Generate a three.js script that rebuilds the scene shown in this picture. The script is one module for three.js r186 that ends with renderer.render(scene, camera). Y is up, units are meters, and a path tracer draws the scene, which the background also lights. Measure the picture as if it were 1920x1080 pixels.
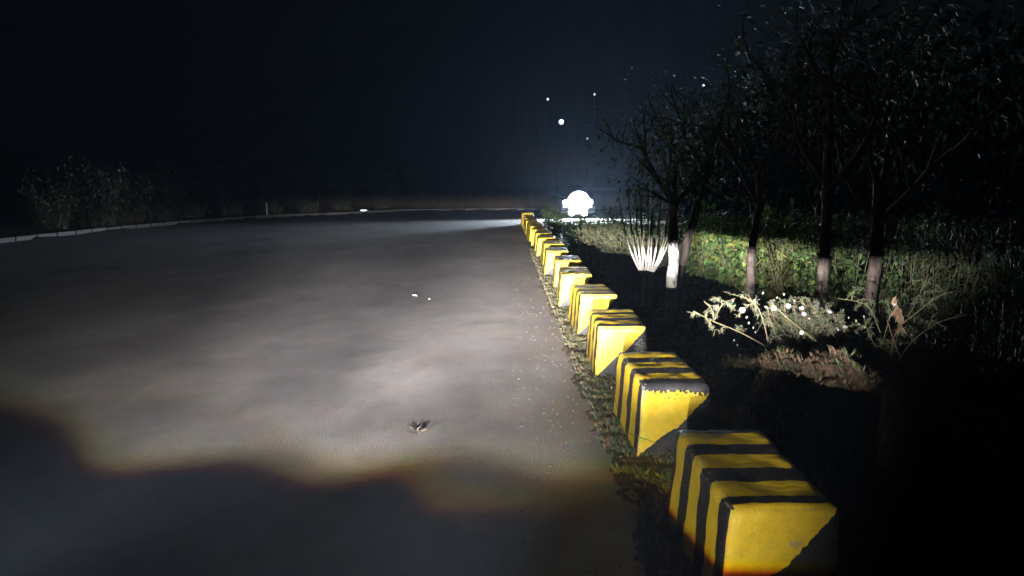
import * as THREE from 'three';
import { mergeGeometries } from 'three/addons/utils/BufferGeometryUtils.js';
import { RoundedBoxGeometry } from 'three/addons/geometries/RoundedBoxGeometry.js';
import { createNoise2D, createNoise3D } from 'simplex-noise';

// ------------------------------------------------------------------ camera, sky, moon, air, exposure
const scene = new THREE.Scene();
const camera = new THREE.PerspectiveCamera(2 * Math.atan(540 / 1450) * 180 / Math.PI, 16 / 9, 0.05, 900);
camera.position.set(0, 1.667, 0);
camera.rotation.x = -Math.atan(193 / 1450);
scene.background = new THREE.Color(0.00012, 0.00014, 0.0002);          // moonless-looking night sky
const moon = new THREE.DirectionalLight(0xbfd0ff, 0.0015);
moon.position.set(-60, 90, 40); moon.castShadow = true; scene.add(moon);
const moonCam = moon.shadow.camera; moonCam.left = moonCam.bottom = -60; moonCam.right = moonCam.top = 60; moonCam.far = 260;
scene.fog = new THREE.FogExp2(new THREE.Color(0.55, 0.72, 1.0), 0.00105);   // thin, bluish night haze
const renderer = new THREE.WebGLRenderer({ antialias: true });
renderer.toneMapping = THREE.LinearToneMapping;
renderer.toneMappingExposure = 1;
renderer.shadowMap.enabled = true;

// strengths of the lamps of this place (candela-like three.js units)
const BEAM = 70, HOT = 2300, SPILL = 0.002, ONCOMING = 2200;

// ------------------------------------------------------------------ helpers
function rng(seed) { let s = seed >>> 0; return () => { s = (s + 0x6d2b79f5) | 0; let t = Math.imul(s ^ (s >>> 15), 1 | s); t = (t + Math.imul(t ^ (t >>> 7), 61 | t)) ^ t; return ((t ^ (t >>> 14)) >>> 0) / 4294967296; }; }
const n2 = createNoise2D(rng(11)), n3 = createNoise3D(rng(12));
const clamp = THREE.MathUtils.clamp, lerp = THREE.MathUtils.lerp, sstep = THREE.MathUtils.smoothstep;
const V = (x, y, z) => new THREE.Vector3(x, y, z);
const fbm = (x, y, o = 4) => { let s = 0, a = 0.5; for (let i = 0; i < o; i++) { s += a * n2(x, y); x *= 2.03; y *= 2.03; a *= 0.5; } return s; };
const taken = {};
function numbered(n) { taken[n] = (taken[n] ?? -1) + 1; return taken[n] ? n + '_' + String(taken[n]).padStart(3, '0') : n; }
function tag(o, label, category, group, kind) {
  if (label) o.userData.label = label;
  if (category) o.userData.category = category;
  if (group) o.userData.group = group;
  if (kind) o.userData.kind = kind;
  return o;
}
function thing(name, label, category, pos = [0, 0, 0], turn = 0, group) {
  const o = new THREE.Group(); o.name = numbered(name); o.position.set(...pos); o.rotation.y = turn; scene.add(o);
  return tag(o, label, category, group);
}
function part(name, geo, mat, parent) {
  if (Array.isArray(geo)) geo = mergeGeometries(geo.map(g => { const q = g.index ? g.toNonIndexed() : g; for (const k of Object.keys(q.attributes)) if (!['position', 'normal', 'uv', 'color'].includes(k)) q.deleteAttribute(k); return q; }));
  const m = new THREE.Mesh(geo, mat); m.name = parent ? name : numbered(name); m.castShadow = m.receiveShadow = true; (parent ?? scene).add(m); return m;
}
const std = (r, g, b, rough = 0.8, o = {}) => { const m = new THREE.MeshPhysicalMaterial({ roughness: rough, ...o }); m.color.setRGB(r, g, b); return m; };
function dataTex(w, h, fn, srgb, rep) {
  const d = new Uint8Array(w * h * 4);
  for (let y = 0, i = 0; y < h; y++) for (let x = 0; x < w; x++, i += 4) { const c = fn((x + 0.5) / w, (y + 0.5) / h); d[i] = clamp(c[0], 0, 1) * 255; d[i + 1] = clamp(c[1], 0, 1) * 255; d[i + 2] = clamp(c[2], 0, 1) * 255; d[i + 3] = 255; }
  const t = new THREE.DataTexture(d, w, h); t.magFilter = THREE.LinearFilter; t.minFilter = THREE.LinearMipmapLinearFilter; t.generateMipmaps = true;
  if (srgb) t.colorSpace = THREE.SRGBColorSpace;
  if (rep) { t.wrapS = t.wrapT = THREE.RepeatWrapping; }
  t.needsUpdate = true; return t;
}
const toS = v => v <= 0.0031308 ? v * 12.92 : 1.055 * Math.pow(v, 1 / 2.4) - 0.055;
// tileable fbm on the unit square
const tn = (u, v, f, o = 4, seed = 0) => { const a = u * 2 * Math.PI, b = v * 2 * Math.PI, R = f / (2 * Math.PI); let s = 0, w = 0.5, k = R; for (let i = 0; i < o; i++) { s += w * (n3(Math.cos(a) * k + seed, Math.sin(a) * k, Math.cos(b) * k) + n3(Math.sin(b) * k - seed, Math.cos(a) * k + 7, Math.sin(a) * k)) * 0.6; k *= 2; w *= 0.5; } return s; };
function lut(t) { return x => { if (x <= t[0][0]) return t[0][1]; for (let i = 1; i < t.length; i++) if (x <= t[i][0]) return lerp(t[i - 1][1], t[i][1], (x - t[i - 1][0]) / (t[i][0] - t[i - 1][0])); return t[t.length - 1][1]; }; }
// tapered tube through points; r0..r1 (or array of radii)
function tube(pts, r, seg = 6, steps = 0, colorAt) {
  const c = pts.map(p => Array.isArray(p) ? V(...p) : p);
  const curve = new THREE.CatmullRomCurve3(c, false, 'centripetal'), n = steps || Math.max(2, (c.length - 1) * 4);
  const P = [], N = [], U = [], C = [], I = [];
  let up = V(0.31, 0.2, 0.93).normalize();
  for (let i = 0; i <= n; i++) {
    const t = i / n, p = curve.getPoint(t), d = curve.getTangent(t), rad = Array.isArray(r) ? (r.length === 2 ? lerp(r[0], r[1], t) : lut(r)(t)) : r;
    const a = up.clone().sub(d.clone().multiplyScalar(up.dot(d))).normalize(), b = d.clone().cross(a); up = a;
    for (let k = 0; k <= seg; k++) {
      const q = k / seg * Math.PI * 2, nx = a.clone().multiplyScalar(Math.cos(q)).addScaledVector(b, Math.sin(q));
      const w = p.clone().addScaledVector(nx, rad);
      P.push(w.x, w.y, w.z); N.push(nx.x, nx.y, nx.z); U.push(k / seg, t);
      if (colorAt) C.push(...colorAt(w, t, q));
    }
  }
  for (let i = 0; i < n; i++) for (let k = 0; k < seg; k++) { const a = i * (seg + 1) + k, b = a + seg + 1; I.push(a, a + 1, b, b, a + 1, b + 1); }
  const g = new THREE.BufferGeometry(); g.setAttribute('position', new THREE.Float32BufferAttribute(P, 3)); g.setAttribute('normal', new THREE.Float32BufferAttribute(N, 3)); g.setAttribute('uv', new THREE.Float32BufferAttribute(U, 2));
  if (colorAt) g.setAttribute('color', new THREE.Float32BufferAttribute(C, 3));
  g.setIndex(I); return g;
}
// many small leaves in one geometry; every leaf is a folded, bent blade
class Leaves {
  constructor() { this.P = []; this.C = []; this.I = []; }
  add(p, dir, nrm, len, wid, col, droop = 0.25) {
    const d = dir.clone().normalize(), s = d.clone().cross(nrm).normalize(), u = s.clone().cross(d), b = this.P.length / 3;
    const q = (l, w, h) => { this.P.push(p.x + d.x * l + s.x * w + u.x * h, p.y + d.y * l + s.y * w + u.y * h, p.z + d.z * l + s.z * w + u.z * h); this.C.push(col[0], col[1], col[2]); };
    q(0, 0, 0); q(len * 0.42, wid / 2, 0.02 * len); q(len * 0.45, 0, -0.10 * len); q(len * 0.42, -wid / 2, 0.02 * len); q(len, 0, -droop * len);
    this.I.push(b, b + 1, b + 2, b, b + 2, b + 3, b + 1, b + 4, b + 2, b + 2, b + 4, b + 3);
  }
  geo() { const g = new THREE.BufferGeometry(); g.setAttribute('position', new THREE.Float32BufferAttribute(this.P, 3)); g.setAttribute('color', new THREE.Float32BufferAttribute(this.C, 3)); g.setIndex(this.I); g.computeVertexNormals(); return g; }
}
const rdir = (R, up = 0) => { const a = R() * 6.283, y = clamp(R() * 2 - 1 + up, -1, 1), c = Math.sqrt(1 - y * y); return V(Math.cos(a) * c, y, Math.sin(a) * c); };
const leafMat = new THREE.MeshPhysicalMaterial({ vertexColors: true, roughness: 0.75, transmission: 0.3, thickness: 0 });
const barkTexH = dataTex(256, 256, (u, v) => { const s = 0.5 + 0.6 * tn(u, v * 0.5, 14, 3, 3) + 0.3 * Math.sin(u * 60 + 5 * tn(u, v, 5, 2, 9)) * 0.4; return [s, s, s]; }, false, true);
barkTexH.repeat.set(1, 4);
const barkMat = new THREE.MeshPhysicalMaterial({ vertexColors: true, roughness: 0.9, bumpMap: barkTexH, bumpScale: 0.012 });
const stemMat = new THREE.MeshPhysicalMaterial({ vertexColors: true, roughness: 0.7 });

// ------------------------------------------------------------------ ground
const roadEdge = lut([[-60, 40], [-42, 40], [-40, 14], [-38, 7], [-36, 3], [-34.5, 1.2], [-33.4, 0.42], [-20, 0.44], [-8, 0.55], [10, 0.66]]);   // visible edge of the paving on the right
const kerbX = lut([[-56, 60], [-53, 40], [-52.6, 12], [-52.1, 0.9], [-51, -4.2], [-49, -7.4], [-44.5, -9.8], [-40.8, -12.3], [-36, -13.85], [-30.1, -14.74], [-26.2, -14.83], [-20, -15], [12, -15.2]]);
function groundH(x, z) {
  const e = roadEdge(z), k = kerbX(z), wob = 0.09 * fbm(x * 1.3 + 4, z * 1.3) + 0.05 * n2(x * 6, z * 6);
  const d = Math.max(0, -z), far = d > 80 ? 0.4 * (d - 80) * sstep(x, -90, -5) + 0.06 * (d - 80) : 0;
  if (z < -52.9 || x < k - 0.1) return 0.10 + 0.10 * fbm(x * 0.25, z * 0.25, 3) + 0.02 * n2(x * 3, z * 3) + far + 1.2 * sstep(k - x, 3, 30);
  if (x < e - 0.22) return -0.07;
  const dx = x - e + wob;
  if (z > -33.4 - 0.3) {
    let h = lerp(-0.07, 0.016, sstep(dx, -0.12, 0.05)) + 0.012 * n2(x * 5, z * 5) * sstep(dx, 0, 0.1);
    const drop = sstep(x - e, 0.98, 1.9);
    h = lerp(h, -0.45 + 0.07 * fbm(x * 0.8, z * 0.8) + 0.02 * n2(x * 5, z * 5), drop);
    h += 0.78 * (1 + 0.25 * fbm(x * 1.7, z * 1.7, 3)) * Math.exp(-(((x - 2.45) / 0.72) ** 2) - (((z + 5.75) / 0.8) ** 2)) + 0.18 * Math.exp(-(((x - 2.9) / 0.9) ** 2) - (((z + 6.9) / 0.8) ** 2));
    h += 0.10 * Math.exp(-(((x - 4.6) / 1.2) ** 2) - (((z + 8.2) / 1.2) ** 2));
    return h + far;
  }
  return lerp(-0.07, -0.05 + 0.03 * n2(x, z), sstep(dx, 0, 0.5)) + far;
}
function axis(stops) { const a = []; for (const [from, to, step] of stops) for (let x = from; x < to - 1e-6; x += step) a.push(x); a.push(stops[stops.length - 1][1]); return a; }
function gridMesh(xs, zs, hf, cf) {
  const P = [], U = [], C = [], I = [], nx = xs.length;
  for (const z of zs) for (const x0 of xs) { const x = typeof x0 === 'function' ? x0(z) : x0; P.push(x, hf(x, z), z); U.push(x, -z); C.push(...cf(x, z)); }
  for (let j = 0; j < zs.length - 1; j++) for (let i = 0; i < nx - 1; i++) { const a = j * nx + i, b = a + nx; I.push(a, b, a + 1, a + 1, b, b + 1); }
  const g = new THREE.BufferGeometry(); g.setAttribute('position', new THREE.Float32BufferAttribute(P, 3)); g.setAttribute('uv', new THREE.Float32BufferAttribute(U, 2)); g.setAttribute('color', new THREE.Float32BufferAttribute(C, 3)); g.setIndex(I); g.computeVertexNormals();
  const up = g.attributes.normal.getY(0) < 0; if (up) { for (let i = 0; i < I.length; i += 3) { const t = I[i]; I[i] = I[i + 1]; I[i + 1] = t; } g.setIndex(I); g.computeVertexNormals(); }
  return g;
}
const soilBump = dataTex(512, 512, (u, v) => { const s = 0.5 + 0.5 * tn(u, v, 16, 5, 21); return [s, s, s]; }, false, true); soilBump.repeat.set(0.8, 0.8);
const soilMap = dataTex(512, 512, (u, v) => { const s = 0.62 + 0.30 * tn(u, v, 10, 5, 31), g = 0.1 * tn(u, v, 30, 3, 35); return [toS(clamp(s + g, 0.15, 1)), toS(clamp(s * 0.92, 0.12, 1)), toS(clamp(s * 0.8 - g, 0.1, 1))]; }, true, true); soilMap.repeat.set(0.5, 0.5);
const soilMat = new THREE.MeshPhysicalMaterial({ vertexColors: true, map: soilMap, bumpMap: soilBump, bumpScale: 0.03, roughness: 0.95 });
{
  const xs = axis([[-420, -60, 20], [-60, -18, 3], [-18, 0.1, 0.6], [0.1, 4.2, 0.045], [4.2, 9, 0.2], [9, 40, 2], [40, 420, 20]]);
  const zs = axis([[-420, -90, 10], [-90, -54, 2], [-54, -16, 0.4], [-16, -2, 0.05], [-2, 12, 0.5], [12, 200, 15]]);
  const g = gridMesh(xs, zs, groundH, (x, z) => {
    const m = fbm(x * 0.9 + 30, z * 0.9), r = fbm(x * 4 + 9, z * 4 + 3), dry = sstep(m, -0.25, 0.35);
    return [lerp(0.10, 0.17, dry) + 0.05 * r, lerp(0.085, 0.115, dry) + 0.03 * r, lerp(0.05, 0.08, dry) + 0.02 * r];
  });
  tag(part('ground', g, soilMat), null, null, null, 'structure');
}
// the road: a worn grey-brown paved sheet
const roadMap = dataTex(1024, 1024, (u, v) => {
  const big = tn(u, v, 4, 4, 51), mid = tn(u, v, 18, 3, 55), fine = n2(u * 900, v * 900) * 0.5 + n2(u * 420 + 9, v * 420) * 0.5;
  const s = 0.70 + 0.13 * big + 0.09 * mid + 0.24 * fine, w = 0.05 * tn(u, v, 6, 3, 57);
  return [toS(s * (1 + w)), toS(s * 0.97), toS(s * (0.965 - w))];
}, true, true); roadMap.repeat.set(1 / 3.1, 1 / 3.1);
const roadBump = dataTex(1024, 1024, (u, v) => { const s = 0.5 + 0.22 * n2(u * 420, v * 420) + 0.18 * n2(u * 190 + 5, v * 190) + 0.12 * tn(u, v, 24, 3, 61); return [s, s, s]; }, false, true); roadBump.repeat.set(1 / 2.3, 1 / 2.3);
const roadRough = dataTex(512, 512, (u, v) => { const s = 0.74 + 0.30 * tn(u, v, 7, 4, 71) + 0.08 * tn(u, v, 40, 2, 77); return [s, s, s]; }, false, true); roadRough.repeat.set(1 / 9, 1 / 6.5);
const roadMat = new THREE.MeshPhysicalMaterial({ vertexColors: true, map: roadMap, bumpMap: roadBump, bumpScale: 0.010, roughness: 0.95, roughnessMap: roadRough });
{
  const cols = 90, xs = [];
  for (let i = 0; i <= cols; i++) { const t = i / cols; xs.push(z => lerp(kerbX(z) - 0.02, roadEdge(z) + 0.3, 1 - (1 - t) ** 1.6)); }
  const zs = axis([[-52.9, -34, 0.4], [-34, -12, 0.3], [-12, -2, 0.1], [-2, 12, 0.5]]);
  const wave = (x, z) => 0.010 * fbm(x * 0.35, z * 0.22 + 8, 3) + 0.0025 * n2(x * 2.2, z * 1.4);
  const g = gridMesh(xs, zs, wave, (x, z) => {
    const m = fbm(x * 0.45 + 3, z * 0.25 + 1, 4), q = sstep(fbm(x * 0.8 + 70, z * 0.5 + 2, 3), 0.1, 0.45), dust = sstep(fbm(x * 1.6 + 20, z * 0.9 + 7, 4), 0.05, 0.5);
    const s = 0.40 + 0.10 * m - 0.05 * q;
    return [s * (1 + 0.10 * dust), s * (0.97 + 0.05 * dust), s * (0.97 - 0.03 * dust)];
  });
  tag(part('road', g, roadMat), null, null, null, 'structure');
}
// ------------------------------------------------------------------ kerb along the far left side of the road
const kerbMats = [0.17, 0.13, 0.20].map((s, i) => std(s, s * 0.98, s * 0.94, 0.85, { bumpMap: roadBump, bumpScale: 0.006 }));
{
  const kerb = new THREE.Group(); kerb.name = 'kerb'; scene.add(kerb); tag(kerb, null, null, null, 'structure');
  const pts = []; for (const [z, x] of [[-14, -15.05], [-20, -15], [-26.2, -14.83], [-30.1, -14.74], [-36, -13.85], [-40.8, -12.3], [-44.5, -9.8], [-49, -7.4], [-51, -4.2], [-52.1, 0.9], [-52.6, 12]]) pts.push(V(x, 0, z));
  const c = new THREE.CatmullRomCurve3(pts, false, 'centripetal'), L = c.getLength(), n = Math.floor(L / 1.0), R = rng(5);
  const gs = [0, 1, 2].map(() => new RoundedBoxGeometry(0.955, 0.30, 0.14, 2, 0.02));
  for (let i = 0; i < n; i++) {
    const p = c.getPointAt((i + 0.5) / n), d = c.getTangentAt((i + 0.5) / n), m = part('kerb_stone', gs[i % 3], kerbMats[Math.floor(R() * 3)], kerb);
    m.position.set(p.x, -0.02 + R() * 0.012, p.z); m.rotation.y = Math.atan2(-d.z, d.x) + (R() - 0.5) * 0.015;
  }
}

// ------------------------------------------------------------------ striped concrete guard blocks along the verge
const BW = 0.42, BH = 0.466, BL = 0.95;
function blockTexture(v) {   // left half: end face, right half: left side > top > right side wrapped along the length
  const R = rng(900 + v * 17), j = () => (R() - 0.5) * 0.025, bounds = [0, 0.115, 0.285, 0.435, 0.605, 0.755, 0.925, 1.1].map((b, i) => i ? b + j() : b);
  const dy = v === 0 ? 0.985 : 0.86 + R() * 0.1, off = R() * 50, wear = v === 1 ? 1 : v === 0 ? 0.55 : 0.35 + 0.4 * R();
  const Y = [0.74, 0.52, 0.016], K = [0.017, 0.017, 0.019], G = [0.34, 0.32, 0.28];
  return dataTex(1024, 512, (u, w) => {
    const end = u < 0.5; let yellow, chip = 0, x, y;
    if (end) {
      x = u * 2; y = w;
      const e = 0.012 * n2(x * 9 + off, y * 9) + 0.006 * n2(x * 40, y * 40 + off);
      yellow = y > dy * x + 0.01 + e - 0.03 * Math.sin(x * 3.1) * (v % 2);
      if (v === 1) {   // old black coat along the top edge, ragged and peeling
        const rag = 0.90 + 0.06 * fbm(x * 14 + off, y * 10, 4) - 0.10 * sstep(x, 0.55, 1) * (0.5 + 0.5 * n2(x * 16, y * 20));
        const streak = n2(x * 10 + y * 22, x * 30 - y * 5 + off) > 0.62 && y > 0.80 && x > 0.3;
        if (y > rag || streak) yellow = false;
        if (x < 0.045 + 0.02 * n2(y * 20, 3) && y < 0.97) chip = n2(y * 30, x * 60) > 0.15 ? 1 : 0;
      }
      if (v === 0) { const q = Math.hypot((x - 0.60) / 0.095, (y - 0.70) / 0.055) + 0.7 * fbm(x * 22, y * 22, 4); if (q < 0.62) chip = n2(x * 60, y * 60) > -0.1 ? 0.75 : 0.25; if (Math.hypot(x - 0.86, (y - 0.42)) < 0.014) chip = 0.8; }
      if (v === 2) { const q = Math.hypot((x - 0.86) / 0.16, (y - 0.62) / 0.12) + 0.9 * fbm(x * 14, y * 14, 4); if (q < 0.8 && !yellow && n2(x * 34, y * 34) > 0) chip = 0.9; }
      const ed = v === 1 ? Math.min(x, 1 - x) : Math.min(x, 1 - x, 1 - y); if (ed < 0.028 && fbm(x * 30 + off, y * 30, 3) > 0.32 - 0.25 * wear) chip = Math.max(chip, 0.6);
    } else {
      x = (u - 0.5) * 2; y = w;                                   // x: front 0 > back 1, y: round the section
      const e = 0.006 * n2(y * 10 + off, x * 3) + 0.002 * n2(y * 60, x * 20 + off), t = x + e;
      let i = 0; while (t > bounds[i + 1]) i++;
      yellow = i % 2 === 1;
      if (v === 0 && y > 0.36 && y < 0.66 && t < 0.05) yellow = true;
      if (v === 1 && y > 0.335 && y < 0.66 && t < 0.15 + 0.03 * fbm(y * 40, x * 20, 3) && t > 0) yellow = false;
      const edge = Math.min(Math.abs(y - 0.345), Math.abs(y - 0.655));
      if (edge < 0.018 && fbm(x * 26 + off, y * 40, 3) > 0.36 - 0.22 * wear) chip = 0.5;
      if (fbm(x * 22 + off * 2, y * 26, 4) > 0.56 - 0.06 * wear) chip = 0.55;
      if (y < 0.03 + 0.03 * fbm(x * 12 + off, 4, 3)) chip = Math.max(chip, 0.3);
    }
    if (end && y < 0.05 + 0.06 * fbm(x * 9 + off, 2, 4) + 0.02 * n2(x * 60, y * 60)) chip = Math.max(chip, 0.42 * (n2(x * 50, y * 40 + off) > -0.3 ? 1 : 0.4));
    const g = 0.9 + 0.13 * fbm(x * 7 + off, y * 7, 4) + 0.05 * n2(x * 90, y * 90), c = yellow ? Y : K;
    const dirt = 0.35 * sstep(fbm(x * 5 + off * 3, y * 9 + 4, 5), 0.2, 0.6) * (n2(x * 70, y * 70 + off) > -0.2 ? 1 : 0.3);
    const o = [0, 1, 2].map(k => { let q = c[k] * g; q = lerp(q, [0.13, 0.11, 0.085][k], dirt * (yellow ? 0.6 : 0.35)); return toS(lerp(q, G[k] * (0.8 + 0.4 * g - 0.3), chip)); });
    return o;
  }, true);
}
const blockBump = dataTex(512, 256, (u, v) => { const s = 0.5 + 0.35 * fbm(u * 40, v * 20, 4) + 0.2 * fbm(u * 9, v * 5, 3); return [s, s, s]; });
function blockGeometry(seed) {
  const g = new THREE.BoxGeometry(BW, BH + 0.12, BL, 14, 16, 26), p = g.attributes.position, uv = g.attributes.uv, N = g.attributes.normal, R = rng(seed), so = R() * 40;
  const rr = 0.022 + R() * 0.012, q = V(0, 0, 0), H = BH + 0.12;
  for (let i = 0; i < p.count; i++) {
    let x = p.getX(i), y = p.getY(i), z = p.getZ(i);
    const nx = N.getX(i), ny = N.getY(i), nz = N.getZ(i), v01 = clamp((y + H / 2 - 0.12) / BH, 0, 1), l01 = 0.5 - z / BL;
    if (Math.abs(nz) > 0.5) uv.setXY(i, 0.004 + 0.492 * (x / BW + 0.5), clamp(v01, 0.004, 0.996));
    else { const s = Math.abs(ny) > 0.5 ? (ny > 0 ? 0.345 + 0.31 * (x / BW + 0.5) : 0.01) : (nx < 0 ? 0.345 * v01 : 1 - 0.345 * v01); uv.setXY(i, 0.504 + 0.492 * l01, clamp(s, 0.004, 0.996)); }
    // rounded edges: pull to an inner box and push out by the radius (bottom stays square)
    q.set(clamp(x, -BW / 2 + rr, BW / 2 - rr), Math.min(y, H / 2 - rr), clamp(z, -BL / 2 + rr, BL / 2 - rr));
    const dx = x - q.x, dy = y - q.y, dz = z - q.z, d = Math.hypot(dx, dy, dz);
    if (d > 1e-6) { const k = rr / d; x = q.x + dx * k; y = q.y + dy * k; z = q.z + dz * k; }
    const bat = 1 - v01;                                            // sides lean outwards towards the foot
    x += (x < 0 ? -0.034 : 0.022) * bat; z += (z > 0 ? 0.022 : -0.02) * bat;
    const w = 0.0045 * n3(x * 6 + so, y * 6, z * 6) + 0.0018 * n3(x * 22, y * 22 + so, z * 22);
    p.setXYZ(i, x + w * Math.sign(x) * (Math.abs(x) > 0.17 ? 1 : 0), y + w * (y > 0.2 ? 1.2 : 0), z + w * Math.sign(z) * (Math.abs(z) > 0.43 ? 1 : 0));
  }
  g.translate(0, H / 2 - 0.12, 0);
  const k = mergeGeometries([g]); k.computeVertexNormals();
  // weld normals over the box seams
  const key = {}, P = k.attributes.position, M = k.attributes.normal;
  for (let i = 0; i < P.count; i++) { const s = [P.getX(i), P.getY(i), P.getZ(i)].map(t => Math.round(t * 2e4)).join(); (key[s] ??= []).push(i); }
  for (const l of Object.values(key)) if (l.length > 1) { const n = V(0, 0, 0); for (const i of l) n.add(V(M.getX(i), M.getY(i), M.getZ(i))); n.normalize(); for (const i of l) M.setXYZ(i, n.x, n.y, n.z); }
  return k;
}
const blockMats = [0, 1, 2, 3, 4, 5].map(v => new THREE.MeshPhysicalMaterial({ map: blockTexture(v), roughness: 0.58, bumpMap: blockBump, bumpScale: 0.0025 }));
const blockGeos = [1, 2, 3, 4].map(blockGeometry);
{
  const Z = [-2.77, -4.6, -6.55, -8.48, -10.5, -12.42, -14.2, -15.95, -17.75, -19.5, -21.1, -22.85, -24.7, -26.5, -28.4, -30.3, -32.2];
  const ord = ['', 'second', 'third', 'fourth', 'fifth', 'sixth', 'seventh', 'eighth', 'ninth', 'tenth', 'eleventh', 'twelfth', 'thirteenth', 'fourteenth', 'fifteenth', 'sixteenth'];
  const special = {
    0: 'dimly lit striped concrete block nearest the camera, with a chip on its front',
    1: 'striped yellow concrete block with ragged black peeling paint on its top front edge',
    2: 'third striped concrete block from the camera, grey scuffs on its black corner',
    16: 'farthest striped concrete block, standing at the end of the row',
  };
  const R = rng(77);
  Z.forEach((z, i) => {
    const x = 0.853 + 0.0136 * z + BW / 2 + (R() - 0.5) * (i < 3 ? 0.02 : 0.07) + (i === 16 ? 0.02 : 0), v = i < 3 ? i : 3 + i % 3;
    const o = thing('guard_block', special[i] ?? `${ord[i]} yellow and black striped concrete block from the camera`, 'concrete block', [x, 0, z - BL / 2], 0.012 + (R() - 0.5) * (i < 2 ? 0.03 : 0.11), 'striped blocks along the road edge');
    const b = part('block_body', blockGeos[i % 4], blockMats[v], o);
    o.rotation.z = (R() - 0.5) * (i < 2 ? 0.01 : 0.04); o.rotation.x = (R() - 0.5) * 0.02;
    if (i === 16) b.scale.set(1.15, 1.12, 1);
  });
}
// ------------------------------------------------------------------ cars
const carPaint = std(0.03, 0.032, 0.036, 0.35, { clearcoat: 1, clearcoatRoughness: 0.06, metalness: 0.2 }), carWhite = std(0.5, 0.5, 0.5, 0.35, { clearcoat: 1, clearcoatRoughness: 0.06 });
const rubber = std(0.015, 0.015, 0.015, 0.9), blackTrim = std(0.01, 0.01, 0.01, 0.6), alloy = std(0.4, 0.4, 0.42, 0.3, { metalness: 1 }), carGlass = std(0.02, 0.022, 0.025, 0.05), shieldMat = std(0.006, 0.006, 0.006, 0.95);
function extrudeX(pts, w, bevel, mat, name, parent) {      // profile in (z, y), extruded across x
  const s = new THREE.Shape(); pts.forEach(([z, y], i) => i ? s.lineTo(z, y) : s.moveTo(z, y)); s.closePath();
  const g = new THREE.ExtrudeGeometry(s, { depth: w - 2 * bevel, bevelEnabled: true, bevelSize: bevel, bevelThickness: bevel, bevelSegments: 3, steps: 1 });
  g.translate(0, 0, -(w - 2 * bevel) / 2); g.rotateY(-Math.PI / 2); return part(name, g, mat, parent);
}
function makeCar(name, label, pos, turn, paint) {           // front at local z = 0, facing -z
  const c = thing(name, label, 'car', pos, turn);
  extrudeX([[0.34, 0.30], [0.36, 0.92], [0.9, 1.02], [1.25, 1.05], [3.9, 1.06], [4.22, 1.0], [4.3, 0.7], [4.2, 0.32], [3.75, 0.26], [1.15, 0.26]], 1.7, 0.05, paint, 'body', c);
  extrudeX([[1.2, 1.0], [1.95, 1.50], [2.3, 1.55], [3.3, 1.53], [4.0, 1.08], [3.9, 1.0]], 1.42, 0.08, carGlass, 'cabin_glass', c);
  extrudeX([[2.0, 1.52], [2.35, 1.575], [3.3, 1.555], [3.45, 1.49]], 1.36, 0.03, paint, 'roof', c);
  part('bumper', new RoundedBoxGeometry(1.72, 0.34, 0.34, 3, 0.07).translate(0, 0.43, 0.20), paint, c);
  part('grille', new RoundedBoxGeometry(0.72, 0.2, 0.06, 2, 0.02).translate(0, 0.76, 0.30), blackTrim, c);
  part('hood_lip', new RoundedBoxGeometry(1.62, 0.07, 0.5, 3, 0.03).translate(0, 0.935, 0.40), paint, c);
  for (const s of [-1, 1]) {
    part('mirror', new RoundedBoxGeometry(0.2, 0.13, 0.1, 2, 0.03).translate(s * 0.93, 1.1, 1.5), paint, c);
    for (const z of [0.95, 3.4]) {
      const w = new THREE.Group(); w.name = 'wheel'; w.position.set(s * 0.76, 0.32, z); c.add(w);
      part('tyre', new THREE.TorusGeometry(0.235, 0.085, 10, 28).rotateY(Math.PI / 2), rubber, w);
      part('rim', new THREE.CylinderGeometry(0.17, 0.17, 0.12, 20).rotateZ(Math.PI / 2), alloy, w);
    }
  }
  return c;
}
const aim = (light, x, y, z, parent) => { light.target = new THREE.Object3D(); light.target.name = 'aim'; light.target.position.set(x, y, z); parent.add(light.target); };
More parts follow.
